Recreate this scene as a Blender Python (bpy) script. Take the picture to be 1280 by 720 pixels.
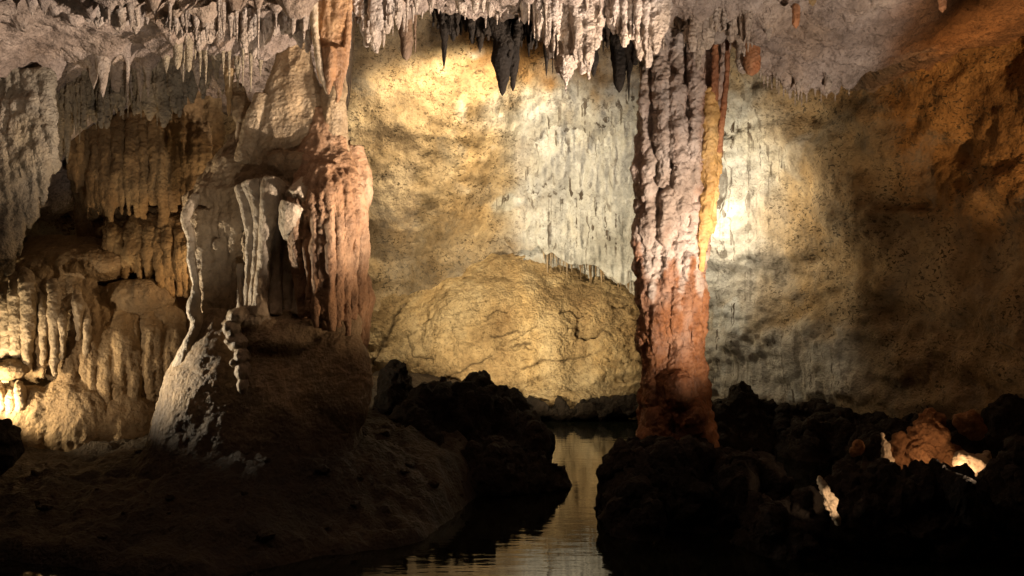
import bpy, bmesh, math, random
import numpy as np
sc = bpy.context.scene
for o in list(bpy.data.objects): bpy.data.objects.remove(o)
col = sc.collection
R = math.radians
H, F = 2.0, 1000.0            # eye height over the pool, focal length in pixels of a 1280 wide frame
def W(px, py, Y): return np.array(((px-640)/F*Y, Y, H+(360-py)/F*Y))

# ---------------------------------------------------------------- camera
cd = bpy.data.cameras.new('camera'); cam = bpy.data.objects.new('camera', cd); col.objects.link(cam)
cam.location = (0, 0, H); cam.rotation_euler = (R(90), 0, 0)
cd.sensor_width = 36; cd.lens = 36*F/1280; cd.clip_start = .05; cd.clip_end = 200
sc.camera = cam
# ---------------------------------------------------------------- world: a closed cave, only a trace of light
wd = bpy.data.worlds.new('World'); sc.world = wd; wd.use_nodes = True
bg = wd.node_tree.nodes['Background']
bg.inputs[0].default_value = (1, .78, .55, 1); bg.inputs[1].default_value = 0.004
# ---------------------------------------------------------------- exposure
sc.view_settings.view_transform = 'Standard'; sc.view_settings.look = 'None'
sc.view_settings.exposure = 0; sc.view_settings.gamma = 1
# ---------------------------------------------------------------- cave lamps and added fill spots
def spot(name, loc, target, power, colr, angle, blend=.5, radius=.05):
    l = bpy.data.lights.new(name, 'SPOT'); o = bpy.data.objects.new(name, l); col.objects.link(o)
    l.energy = power; l.color = colr; l.spot_size = R(angle); l.spot_blend = blend; l.shadow_soft_size = radius
    o.location = loc
    from mathutils import Vector
    o.rotation_euler = (Vector(target)-Vector(loc)).to_track_quat('-Z', 'Y').to_euler()
    return o
WARM = (1, .78, .48); NEUT = (1, .82, .67); AMB = (1, .55, .2)
spot('lamp_ceiling_left', (3.9, 5.0, .5), (-3.2, 6.9, 5.8), 4200, NEUT, 45, .5, .05)
spot('lamp_ceiling_right', (3.0, 3.9, .4), (.9, 7.0, 4.6), 850, NEUT, 64, .5, .05)
spot('lamp_left_formation', (4.0, 5.75, .5), W(412, 260, 7.4), 1000, (1, .69, .43), 26, .7, .05)
spot('lamp_column', (3.6, 3.6, .4), W(850, 320, 8), 2700, (1, .80, .61), 31, 1, .05)
spot('fill_alcove_front', (-1.0, 3.4, .4), W(135, 110, 8.5), 480, (1, .84, .68), 31, .9, .06)  # added fill for the back-row stalactites over the alcove
spot('lamp_back_upper', (-.9, 11.45, 5.35), (-.8, 12.9, 3.6), 470, WARM, 150, .5, .08)
spot('lamp_back_lower', (-.6, 9.7, .55), (.1, 13, 1.75), 1050, WARM, 84, 1, .1)
spot('lamp_behind_column', (2.5, 10.95, 3.0), W(930, 250, 11.9), 165, (1, .81, .55), 160, .9, .08)
spot('lamp_left_low', W(-50, 505, 8.2), W(120, 420, 9), 115, (1, .74, .42), 130, .5, .05)
spot('lamp_left_rim', W(-70, 455, 7.45), W(226, 385, 7.35), 620, (1, .82, .58), 64, .8, .04)
spot('fill_cone', (-.5, 3.0, .4), W(364, 85, 7.4), 380, NEUT, 15, .8, .04)  # added fill that only brightens the pale cone
spot('fill_left_front', W(-150, 560, 7.0), W(120, 430, 8.7), 115, (1, .76, .50), 60, .8, .05)  # added fill that softly lights the front of the flowstone
spot('lamp_alcove', W(285, 350, 8.7), W(150, 230, 9.6), 38, (1, .68, .38), 140, .8, .06)
spot('lamp_right_ceiling', (5.4, 3.8, .8), W(1225, 60, 8.5), 1150, (1, .62, .30), 40, 1, .1)
spot('lamp_right_rocks', W(1192, 596, 6.8), W(1165, 556, 7.6), 15, (1, .62, .34), 176, .3, .02)
spot('lamp_right_spike', W(1100, 640, 5.3), W(1036, 626, 5.85), 26, (1, .68, .42), 24, .3, .02)

# ---------------------------------------------------------------- noise
_rng = np.random.RandomState(7)
_perm = _rng.permutation(256); _perm = np.concatenate([_perm, _perm, _perm])
_g = _rng.normal(size=(256, 3)); _g /= np.linalg.norm(_g, axis=1)[:, None]
def perlin(p):
    p = np.asarray(p, float); i = np.floor(p).astype(int); f = p-i
    u = f*f*f*(f*(f*6-15)+10); i &= 255; r = 0
    for a in (0, 1):
        for b in (0, 1):
            for c in (0, 1):
                h = _perm[_perm[_perm[(i[:, 0]+a) & 255]+((i[:, 1]+b) & 255)]+((i[:, 2]+c) & 255)]
                d = (_g[h]*(f-np.array((a, b, c)))).sum(1)
                r = r+d*(u[:, 0] if a else 1-u[:, 0])*(u[:, 1] if b else 1-u[:, 1])*(u[:, 2] if c else 1-u[:, 2])
    return r*1.5
def fbm(p, k, octv=4, gain=.5, s=0.):
    p = np.asarray(p, float)*np.asarray(k)+s; a, r = 1., 0
    for o in range(octv):
        r = r+a*perlin(p*2**o+o*17.3); a *= gain
    return r
def ridged(p, k, octv=3, gain=.5, s=0.):
    p = np.asarray(p, float)*np.asarray(k)+s; a, r = 1., 0
    for o in range(octv):
        r = r+a*(1-2*np.abs(perlin(p*2**o+o*11.7))); a *= gain
    return r
def ss(a, b, x):
    t = np.clip((np.asarray(x, float)-a)/(b-a), 0, 1); return t*t*(3-2*t)

# ---------------------------------------------------------------- materials
def rock(name, dark, mid, light, fine=1., speckle=0., streak=0., streak_col=(.05, .03, .015), bump=.6, rough=.75, white=None, orange=None, wet=0., size=1., crack=False, stain=None):
    m = bpy.data.materials.new(name); m.use_nodes = True; nt = m.node_tree; N = nt.nodes; L = nt.links
    b = N['Principled BSDF']
    tc = N.new('ShaderNodeTexCoord')
    def mapped(s):
        mp = N.new('ShaderNodeMapping'); mp.inputs['Scale'].default_value = s; L.new(tc.outputs['Object'], mp.inputs[0]); return mp.outputs[0]
    def noise(s, det=6, ro=.6, dist=0.):
        n = N.new('ShaderNodeTexNoise'); n.inputs['Scale'].default_value = 1; n.inputs['Detail'].default_value = det
        n.inputs['Roughness'].default_value = ro; n.inputs['Distortion'].default_value = dist
        L.new(mapped(s), n.inputs['Vector']); return n.outputs['Fac']
    def ramp(x, *st):
        r = N.new('ShaderNodeValToRGB'); e = r.color_ramp.elements
        while len(e) < len(st): e.new(.5)
        for q, (p, c) in zip(e, st): q.position = p; q.color = (*c, 1) if len(c) == 3 else c
        L.new(x, r.inputs[0]); return r.outputs[0]
    def mix(f, a, c, mode='MIX'):
        x = N.new('ShaderNodeMix'); x.data_type = 'RGBA'; x.blend_type = mode
        for s, v in ((x.inputs[0], f), (x.inputs[6], a), (x.inputs[7], c)):
            if isinstance(v, (int, float)): s.default_value = v
            elif isinstance(v, tuple): s.default_value = (*v, 1)
            else: L.new(v, s)
        return x.outputs[2]
    def math_(op, a, c):
        x = N.new('ShaderNodeMath'); x.operation = op
        for s, v in zip(x.inputs, (a, c)):
            if isinstance(v, (int, float)): s.default_value = v
            else: L.new(v, s)
        return x.outputs[0]
    z = size
    base = ramp(noise((1.3*z, 1.3*z, 1.1*z), 8, .62, .4), (.30, dark), (.5, mid), (.70, light))
    mott = noise((11*z, 11*z, 9*z), 8, .7)
    base = mix(.75, base, ramp(mott, (.3, (.45, .42, .40)), (.52, (1, 1, 1)), (.72, (1.25, 1.22, 1.18))), 'MULTIPLY')
    def attr(nm):
        a = N.new('ShaderNodeAttribute'); a.attribute_name = nm; return a.outputs['Fac']
    if orange: base = mix(attr('orange'), base, mix(1., base, orange, 'MULTIPLY'))
    if white: base = mix(attr('white'), base, mix(.5, white, mix(1., white, ramp(mott, (.3, (.4, .4, .4)), (.7, (1.2, 1.2, 1.2))), 'MULTIPLY')))
    if speckle:
        sp = ramp(noise((19*z, 19*z, 27*z), 3, .6, .8), (.40, (1, 1, 1)), (.45, (0, 0, 0)))
        big = ramp(noise((2.2*z, 2.2*z, 2.2*z), 4), (.36, (.15, .15, .15)), (.58, (1, 1, 1)))
        spf = math_('MULTIPLY', math_('MULTIPLY', sp, big), speckle)
        if white: spf = math_('MULTIPLY', spf, math_('SUBTRACT', 1., math_('MULTIPLY', attr('white'), .65)))
        base = mix(spf, base, (.045, .03, .014))
    if streak:
        st = ramp(noise((12*z, 12*z, .13*z), 3, .55, .12), (.385, (1, 1, 1)), (.445, (0, 0, 0)))
        gate = ramp(noise((1.6*z, 1.6*z, 1.1*z), 3), (.38, (.15, .15, .15)), (.56, (1, 1, 1)))
        stm = math_('MULTIPLY', math_('MULTIPLY', st, gate), streak)
        if white: stm = math_('MULTIPLY', stm, attr('white'))
        base = mix(stm, base, streak_col)
    tone = ramp(noise((.55*z, .55*z, .5*z), 6, .65, .6), (.36, (.62, .60, .56)), (.5, (1, 1, 1)), (.64, (1.18, 1.1, .95)))
    base = mix(.9, base, tone, 'MULTIPLY')
    if speckle > .5: base = mix(ramp(noise((.9*z, .9*z, .9*z), 7, .7, 1.), (.5, (0, 0, 0)), (.68, (.6, .6, .6))), base, (.25, .23, .19))
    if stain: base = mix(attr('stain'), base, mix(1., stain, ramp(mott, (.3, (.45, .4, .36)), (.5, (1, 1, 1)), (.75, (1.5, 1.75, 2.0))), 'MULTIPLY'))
    if crack: base = mix(attr('crack'), base, (.03, .018, .009))
    L.new(base, b.inputs['Base Color'])
    rr = N.new('ShaderNodeMapRange'); L.new(mott, rr.inputs[0]); rr.inputs[3].default_value = rough-.15; rr.inputs[4].default_value = min(1, rough+.2)
    L.new(rr.outputs[0], b.inputs['Roughness'])
    b.inputs['Specular IOR Level'].default_value = .3+.4*wet
    vo = N.new('ShaderNodeTexVoronoi'); L.new(mapped((30*z*fine, 30*z*fine, 30*z*fine)), vo.inputs['Vector']); vo.inputs['Scale'].default_value = 1
    h = math_('ADD', math_('MULTIPLY', noise((26*z*fine, 26*z*fine, 22*z*fine), 8, .68), 1.), math_('MULTIPLY', vo.outputs['Distance'], .35))
    h = math_('ADD', h, math_('MULTIPLY', noise((6*z, 6*z, 6*z), 5, .6), 1.4))
    bp = N.new('ShaderNodeBump'); bp.inputs['Strength'].default_value = bump; bp.inputs['Distance'].default_value = .06
    L.new(h, bp.inputs['Height']); L.new(bp.outputs[0], b.inputs['Normal'])
    return m
M = {}
M['wall'] = rock('cave_wall_rock', (.17, .12, .065), (.36, .275, .165), (.50, .41, .275), speckle=.9, streak=.95, bump=.5, white=(.60, .63, .635), orange=(.95, .66, .38))
M['ceiling'] = rock('ceiling_rock', (.20, .15, .12), (.40, .32, .27), (.56, .47, .41), speckle=.45, bump=.9, orange=(.85, .52, .27))
M['stal'] = rock('pale_calcite', (.22, .172, .142), (.39, .325, .28), (.56, .495, .445), bump=.8, fine=1.3, rough=.6, wet=.6)
M['grey'] = rock('grey_calcite', (.14, .12, .09), (.28, .24, .18), (.42, .36, .28), bump=.8, fine=1.3)
M['black'] = rock('shade_black_calcite', (.010, .007, .005), (.018, .013, .009), (.03, .022, .015), bump=.6, rough=.8)  # near-black base colour paints the unlit silhouette look of these stalactites
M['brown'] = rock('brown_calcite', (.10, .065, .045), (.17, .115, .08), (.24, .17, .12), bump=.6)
M['rust'] = rock('iron_stained_calcite', (.16, .055, .022), (.36, .15, .065), (.52, .29, .15), bump=.6, rough=.55, wet=.6)
M['flow'] = rock('tan_flowstone', (.20, .13, .065), (.36, .26, .15), (.52, .42, .29), bump=.6, rough=.65, wet=.4)
M['tawny'] = rock('tawny_calcite', (.16, .075, .03), (.34, .185, .085), (.50, .33, .17), bump=.6, rough=.5, wet=.7)
M['honey'] = rock('backglow_calcite', (.38, .19, .055), (.60, .37, .13), (.70, .50, .25), bump=.5, rough=.5, wet=.7)  # brightened honey tone paints the lamp's back glow into the colour
M['dark_foot'] = rock('dark_foot_flowstone', (.20, .13, .065), (.36, .26, .15), (.52, .42, .29), bump=.6, rough=.65, wet=.4, stain=(.05, .032, .018))  # same flowstone, darker towards the floor
M['cream'] = rock('cream_flowstone', (.28, .21, .13), (.46, .37, .26), (.58, .49, .37), bump=.45, rough=.55, wet=.6)
M['pink'] = rock('pinkish_flowstone', (.20, .105, .055), (.38, .225, .125), (.54, .37, .24), bump=.55, rough=.6, wet=.4)
M['column'] = rock(stain=(.25, .097, .034), name='column_calcite', dark=(.34, .25, .20), mid=(.52, .42, .36), light=(.66, .58, .53), bump=.6, rough=.5, wet=.6)
M['amber'] = rock('amber_flowstone', (.14, .085, .04), (.27, .18, .09), (.37, .27, .145), bump=.6)
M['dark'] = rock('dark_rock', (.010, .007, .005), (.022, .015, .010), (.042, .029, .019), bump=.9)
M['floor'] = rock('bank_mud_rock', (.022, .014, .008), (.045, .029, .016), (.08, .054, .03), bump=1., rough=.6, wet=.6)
M['orange'] = rock('orange_boulder_rock', (.22, .10, .04), (.36, .18, .08), (.48, .28, .14), bump=.8)
M['bulge'] = rock('tan_bedrock', (.23, .15, .07), (.45, .34, .185), (.60, .50, .32), speckle=.45, bump=1., size=.9, crack=True)

# ---------------------------------------------------------------- mesh helpers
def link(name, me, parent=None, mat=None, label=None, cat=None, group=None, kind=None, base=None):
    o = bpy.data.objects.new(name, me); col.objects.link(o)
    if mat is not None and me is not None: me.materials.clear(); me.materials.append(mat)
    if base is not None and me is not None:
        co = getco(me)-np.asarray(base); setco(me, co)
        if parent is None: o.location = base
    if parent is not None: o.parent = parent
    for k, v in (('label', label), ('category', cat), ('group', group), ('kind', kind)):
        if v: o[k] = v
    return o
def thing(name, loc, label, cat, group=None):
    o = bpy.data.objects.new(name, None); col.objects.link(o); o.location = loc; o['label'] = label; o['category'] = cat
    o.empty_display_size = .2
    if group: o['group'] = group
    return o
def getco(me):
    a = np.empty(len(me.vertices)*3); me.vertices.foreach_get('co', a); return a.reshape(-1, 3)
def getno(me):
    a = np.empty(len(me.vertices)*3); me.vertices.foreach_get('normal', a); return a.reshape(-1, 3)
def setco(me, co):
    me.vertices.foreach_set('co', np.ascontiguousarray(co, dtype=float).ravel()); me.update()
def smooth(me): me.polygons.foreach_set('use_smooth', np.ones(len(me.polygons), bool)); me.update()
def setattr_(me, nm, v):
    a = me.attributes.new(nm, 'FLOAT', 'POINT'); a.data.foreach_set('value', np.asarray(v, dtype=np.float32))
def mesh(V, Fc, name='m'):
    me = bpy.data.meshes.new(name); me.from_pydata([tuple(v) for v in V], [], Fc); me.update(); return me
class MB:
    def __init__(s): s.V = []; s.F = []
    def tube(s, pts, rad, seg=10, asp=1., dense=4):
        pts = np.asarray(pts, float); rad = np.asarray(rad, float); n = len(pts)
        t = np.arange(n); tt = np.linspace(0, n-1, (n-1)*dense+1)
        P = np.stack([np.interp(tt, t, pts[:, k]) for k in range(3)], 1); r = np.interp(tt, t, rad)
        for _ in range(2 if dense > 1 else 0):
            P[1:-1] = (P[:-2]+2*P[1:-1]+P[2:])/4; r[1:-1] = (r[:-2]+2*r[1:-1]+r[2:])/4
        T = np.gradient(P, axis=0); T /= np.linalg.norm(T, axis=1)[:, None]+1e-9
        ref = np.where(np.abs(T[:, 2:3]) > .8, np.array([[1., 0, 0]]), np.array([[0, 0, 1.]]))
        B = np.cross(T, ref); B /= np.linalg.norm(B, axis=1)[:, None]; A = np.cross(B, T)
        b = len(s.V); th = np.linspace(0, 2*math.pi, seg, endpoint=False)
        for i in range(len(P)):
            for a in th: s.V.append(P[i]+r[i]*(math.cos(a)*A[i]+math.sin(a)*B[i]*asp))
        for i in range(len(P)-1):
            for j in range(seg):
                k = (j+1) % seg; s.F.append((b+i*seg+j, b+i*seg+k, b+(i+1)*seg+k, b+(i+1)*seg+j))
        s.F.append(tuple(b+j for j in range(seg))[::-1]); q = b+(len(P)-1)*seg; s.F.append(tuple(q+j for j in range(seg)))
    def pt(s, pp, rp, seg=10, asp=1.):                # tube given as photo-measured points with their own distance
        s.tube([W(*p) for p in pp], [r*p[2]/F for p, r in zip(pp, rp)], seg, asp)
    def ell(s, c, r, nu=20, nv=12):
        c = np.asarray(c, float); b = len(s.V)
        s.V.append(c+np.array((0, 0, r[2])))
        for i in range(1, nv):
            a = math.pi*i/nv
            for j in range(nu):
                t = 2*math.pi*j/nu; s.V.append(c+np.array((r[0]*math.sin(a)*math.cos(t), r[1]*math.sin(a)*math.sin(t), r[2]*math.cos(a))))
        s.V.append(c-np.array((0, 0, r[2]))); e = len(s.V)-1
        for j in range(nu):
            k = (j+1) % nu; s.F.append((b, b+1+j, b+1+k)); q = b+1+(nv-2)*nu; s.F.append((q+k, q+j, e))
            for i in range(nv-2): s.F.append((b+1+i*nu+j, b+1+(i+1)*nu+j, b+1+(i+1)*nu+k, b+1+i*nu+k))
    def pe(s, px, py, Y, rx, rz, ry=None):
        s.ell(W(px, py, Y), (rx*Y/F, (ry if ry is not None else rx)*Y/F, rz*Y/F))
    def loft(s, rows, depth, seg=28):                 # rows: (left px, right px, py, Y), elliptical sections of the given depth ratio
        rows = sorted(rows, key=lambda r: r[2]); n = len(rows); t = np.arange(n); tt = np.linspace(0, n-1, (n-1)*4+1)
        A = np.array(rows, float); A = np.stack([np.interp(tt, t, A[:, k]) for k in range(4)], 1)
        b = len(s.V)
        for l, r, py, Y in A:
            c = W((l+r)/2, py, Y); w = (r-l)/2*Y/F
            for j in range(seg):
                a = 2*math.pi*j/seg; s.V.append(c+np.array((w*math.cos(a), w*depth*math.sin(a), 0)))
        for i in range(len(A)-1):
            for j in range(seg):
                k = (j+1) % seg; s.F.append((b+i*seg+k, b+i*seg+j, b+(i+1)*seg+j, b+(i+1)*seg+k))
        s.F.append(tuple(b+j for j in range(seg))); q = b+(len(A)-1)*seg; s.F.append(tuple(q+j for j in range(seg))[::-1])
    def mesh(s): return mesh(s.V, s.F)
    def remesh(s, voxel, sm=2):
        me = s.mesh(); o = bpy.data.objects.new('tmp', me); col.objects.link(o)
        md = o.modifiers.new('r', 'REMESH'); md.mode = 'VOXEL'; md.voxel_size = voxel
        if sm:
            m2 = o.modifiers.new('s', 'SMOOTH'); m2.iterations = sm; m2.factor = .5
        dg = bpy.context.evaluated_depsgraph_get(); out = bpy.data.meshes.new_from_object(o.evaluated_get(dg))
        bpy.data.objects.remove(o); bpy.data.meshes.remove(me); return out
def rough_up(me, lump=(0, 1), med=(0, 1), fine=(0, 1), flute=(0, 1, 1), s=0.):
    co = getco(me); no = getno(me); d = np.zeros(len(co))
    if lump[0]: d += lump[0]*fbm(co, lump[1], 2, .5, s)
    if med[0]: d += med[0]*fbm(co, med[1], 3, .55, s+5)
    if fine[0]: d += fine[0]*ridged(co, fine[1], 2, .5, s+9)
    if flute[0]:
        q = co+.03*np.stack([perlin(co*3+s), perlin(co*3+31+s), np.zeros(len(co))], 1)
        side = 1-np.abs(no[:, 2])**2
        d += flute[0]*side*(1-2.2*np.abs(perlin(q*np.array((flute[1], flute[1], flute[2]))+s)))
    setco(me, co+no*d[:, None]); smooth(me)
    return me

# ---------------------------------------------------------------- cave ceiling
CR = np.random.RandomState(3)
def ceil_base(x, y):
    x = np.asarray(x, float); y = np.asarray(y, float)
    z = 4.42-1.5*ss(-4.0, -6.3, x)+.16*ss(-1.9, -1.2, x)-.50*ss(1.7, 2.7, x)*ss(5.4, 7.6, y)
    yl = 7.15+3.6*ss(-1.5, -2.3, x)+.45*ss(1.5, 2.2, x)
    z = z+.55*ss(2.9, 5.2, x)
    return z+3.1*ss(0, 1.25, y-yl)*(1-ss(3.0, 4.4, x))
roots = []                                            # stalactite roots, the ceiling sags around each
def grid_mesh(P):
    n, m = P.shape[:2]; V = P.reshape(-1, 3); me = bpy.data.meshes.new('grid')
    i, j = np.meshgrid(np.arange(n-1), np.arange(m-1), indexing='ij'); a = (i*m+j).ravel()
    Fq = np.stack([a, a+1, a+m+1, a+m], 1)
    me.vertices.add(len(V)); me.vertices.foreach_set('co', V.ravel())
    me.loops.add(Fq.size); me.loops.foreach_set('vertex_index', Fq.ravel().astype(np.int32))
    me.polygons.add(len(Fq)); me.polygons.foreach_set('loop_start', (np.arange(len(Fq))*4).astype(np.int32))
    me.update(calc_edges=True); return me
def build_ceiling():
    x = np.concatenate([np.linspace(-9, -5.8, 40)[:-1], np.linspace(-5.8, 4.3, 400), np.linspace(4.3, 8.5, 50)[1:]])
    y = np.concatenate([np.linspace(-4, 5, 60)[:-1], np.linspace(5, 9.6, 230), np.linspace(9.6, 14.5, 60)[1:]])
    X, Y = np.meshgrid(x, y, indexing='ij'); Z = ceil_base(X, Y)
    p = np.stack([X, Y, np.zeros_like(X)], 2).reshape(-1, 3)
    Z = Z+(.08*fbm(p, 1.1, 3)-.035*ridged(p, 3.2, 3)+.035*fbm(p, 8, 3)-.022*ridged(p, 13, 2)).reshape(X.shape)
    Sg = np.zeros_like(Z)
    for (rx, ry, r, a) in roots:
        ii = np.where(np.abs(x-rx) < 3*r)[0]; jj = np.where(np.abs(y-ry) < 3*r)[0]
        if len(ii) and len(jj):
            s = np.ix_(ii, jj); Sg[s] = np.maximum(Sg[s], a*np.exp(-((X[s]-rx)**2+(Y[s]-ry)**2)/(r*r)))
    P = np.stack([X, Y, Z-Sg], 2); me = grid_mesh(P); smooth(me); q = P.reshape(-1, 3)
    setattr_(me, 'orange', np.where(q[:, 1] > 4, ss(1080, 1170, px_of(q)[0]+60*fbm(q, .9, 3)), 0))
    link('cave_ceiling', me, mat=M['ceiling'], kind='structure')

# ---------------------------------------------------------------- cave wall
WP = np.array([(-11, -3), (-9.5, 4), (-8.0, 8.4), (-6.2, 10.8), (-3.6, 13.0), (-1.2, 13.75), (.8, 13.8), (2.4, 13.3), (4.0, 11.3), (5.2, 9.2), (5.9, 7.2), (6.4, 4.5), (6.8, 0), (7, -4)], float)
_s = np.concatenate([[0], np.cumsum(np.linalg.norm(np.diff(WP, axis=0), axis=1))])
def wall_plan(u):
    us = np.linspace(0, _s[-1], 400); P = np.stack([np.interp(us, _s, WP[:, k]) for k in (0, 1)], 1)
    for _ in range(60): P[1:-1] = (P[:-2]+2*P[1:-1]+P[2:])/4
    return np.stack([np.interp(u, us, P[:, k]) for k in (0, 1)], -1)
def wall_grid(nu, nz):
    d = np.linspace(0, 1, 3000); pts = wall_plan(d*_s[-1])
    wgt = np.interp(pts[:, 0], [-7, -6, 6, 6.5], [.25, 1, 1, .25])*np.interp(pts[:, 1], [3, 6], [.2, 1])
    c = np.cumsum(wgt); c = (c-c[0])/(c[-1]-c[0]); u = np.interp(np.linspace(0, 1, nu), c, d)*_s[-1]
    z = np.linspace(-.6, 7.9, nz); C = wall_plan(u)
    T = np.gradient(C, axis=0); T /= np.linalg.norm(T, axis=1)[:, None]; Nn = np.stack([T[:, 1], -T[:, 0]], 1)   # points into the cave
    lean = .10*np.clip(z-1, 0, 9)+.085*np.clip(z-3, 0, 9)**2
    P = np.zeros((nu, nz, 3)); P[:, :, :2] = C[:, None]+Nn[:, None]*lean[None, :, None]; P[:, :, 2] = z
    return P, Nn
def px_of(co):
    co = np.asarray(co); return 640+co[..., 0]/np.maximum(co[..., 1], .5)*F, 360-(co[..., 2]-H)/np.maximum(co[..., 1], .5)*F
def build_wall():
    P, Nn = wall_grid(620, 250); sh = P.shape; p = P.reshape(-1, 3)
    d = .24*fbm(p, .55, 3)+.09*fbm(p, 1.9, 3)+.06*ridged(p, (.7, .7, 1.5), 3, .5, 2.)-.03*ridged(p, 6, 3)*ss(-.3, .4, fbm(p, .8, 2, .5, 3.))-.008*ridged(p, 13, 2)
    px, py = px_of(p); ok = p[:, 1] > 6
    n = 60*fbm(p, .9, 3); m = 45*fbm(p, 2.5, 3, .6, 4.)
    d += (.42*np.exp(-((px-525)/95)**2)*ss(318, 262, py)*ss(60, 220, py))*ok
    for (hx, hy, wx, wy, a) in [(1132, 252, 26, 8, .22), (1188, 190, 26, 14, .16), (1125, 400, 40, 24, .18), (1230, 320, 60, 40, .12)]: d -= a*np.exp(-((px-hx+.3*m)/wx)**2-((py-hy+.15*n)/wy)**2)*ok
    # mineral zones: the white calcite band with drip streaks right of the middle, the grey fringe low on the right
    white = ss(590, 690, px+n)*ss(1030, 900, px+n)*ss(470, 330, py+m)*ss(60, 150, py+m)
    low = ss(860, 900, px)*ss(1110, 1000, px+n)*ss(385, 440, py+m*.6)*ss(520, 490, py+m*.3)
    spots = ss(.45, .75, fbm(p, 1.6, 3, .5, 8.))*ss(560, 600, px)*.8
    white = np.clip(white*.9+low*.75+spots*ss(1080, 900, px), 0, 1)*ok
    fl = 1-2.2*np.abs(perlin(p*np.array((7, 7, .7))+3))
    d += .045*fl*white+.16*low*ss(520, 430, py)
    orange = np.clip(ss(1040, 1150, px+n)*ss(330, 180, py+m)+.35*ss(1100, 1200, px+n)+ss(560, 620, px+m)*ss(760, 690, px+m)*ss(130, 60, py+m*.5)*.8, 0, 1)*ok
    P[:, :, :2] += Nn[:, None]*d.reshape(sh[:2])[:, :, None]
    me = grid_mesh(P); smooth(me); setattr_(me, 'white', white); setattr_(me, 'orange', orange)
    link('cave_wall', me, mat=M['wall'], kind='structure'); return P
WALL = build_wall()
def wall_y(x, z):
    zi = np.clip((np.asarray(z, float)+.6)/8.5*(WALL.shape[1]-1), 0, WALL.shape[1]-1.001); k = zi.astype(int); f = zi-k; res = []
    for add in (0, 1):
        out = np.zeros(np.shape(x))
        for kk in np.unique(k):
            q = k == kk; r = WALL[:, kk+add]; mid = r[:, 1] > 8; out[q] = np.interp(np.asarray(x)[q], r[mid, 0], r[mid, 1])
        res.append(out)
    return res[0]*(1-f)+res[1]*f

# ---------------------------------------------------------------- bank and pool
def build_floor():
    x = np.linspace(-9, 8, 380); y = np.concatenate([np.linspace(3, 9, 190)[:-1], np.linspace(9, 15, 70)])
    X, Y = np.meshgrid(x, y, indexing='ij')
    edge = 6.25-.44*ss(-1.3, -2.2, X)+.25*np.sin(X*1.3+1)+.55*ss(-1.2, .4, X)+ .2*ss(-4, -6, X)
    z = -.9+.98*ss(-.6, .05, Y-edge)+.40*ss(0, 1.2, Y-edge)*np.exp(-((X+1.9)/1.7)**2)+.14*ss(.2, 2, Y-edge)
    right = ss(-.35, -1.35, X)                          # the bank ends where the channel opens
    ch = ss(.15, -.75, X-.14*(Y-7))
    z = -.9+(z+.9)*ch
    p = np.stack([X, Y, 0*X], 2).reshape(-1, 3)
    z = z+((.10*fbm(p, 1.8, 4)+.035*ridged(p, 4, 2)+.025*fbm(p, 12, 3)).reshape(X.shape))
    me = grid_mesh(np.stack([X, Y, z], 2)[:, ::-1][:, :, :]); me.flip_normals(); smooth(me)
    link('cave_floor', me, mat=M['floor'], kind='structure')
    q = np.random.RandomState(17); m = MB()
    while len(m.F) < 9000:
        i = q.randint(0, len(x)); j = q.randint(0, len(y)); zz = z[i, j]
        if not (-6 < x[i] < -.4 and 5.9 < y[j] < 9 and zz > .02): continue
        r = .008+.05*q.rand()**4; k = len(m.V); m.ell((x[i]+q.uniform(-.02, .02), y[j]+q.uniform(-.02, .02), zz+r*.2), (r*q.uniform(.8, 1.4), r*q.uniform(.8, 1.4), r*q.uniform(.5, .9)), 7, 5)
        for v in range(k, len(m.V)): m.V[v] = m.V[v]+q.normal(size=3)*r*.12
    link('pebbles', m.mesh(), mat=M['floor'], label='loose pebbles scattered over the dark left bank', cat='pebbles', kind='stuff')
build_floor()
def build_water():
    me = mesh([(-12, -3, 0), (9, -3, 0), (9, 16, 0), (-12, 16, 0)], [(0, 1, 2, 3)])
    m = bpy.data.materials.new('pool_water'); m.use_nodes = True; nt = m.node_tree; b = nt.nodes['Principled BSDF']
    b.inputs['Base Color'].default_value = (.006, .007, .004, 1); b.inputs['Roughness'].default_value = .03; b.inputs['IOR'].default_value = 1.75
    tc = nt.nodes.new('ShaderNodeTexCoord'); mp = nt.nodes.new('ShaderNodeMapping'); mp.inputs['Scale'].default_value = (1.2, 5, 1)
    n = nt.nodes.new('ShaderNodeTexNoise'); n.inputs['Scale'].default_value = 2.2; n.inputs['Detail'].default_value = 3
    bp = nt.nodes.new('ShaderNodeBump'); bp.inputs['Strength'].default_value = .04; bp.inputs['Distance'].default_value = .05
    for a, c in ((tc.outputs['Object'], mp.inputs[0]), (mp.outputs[0], n.inputs['Vector']), (n.outputs['Fac'], bp.inputs['Height']), (bp.outputs[0], b.inputs['Normal'])): nt.links.new(a, c)
    link('water', me, mat=m, kind='structure')
build_water()

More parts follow.
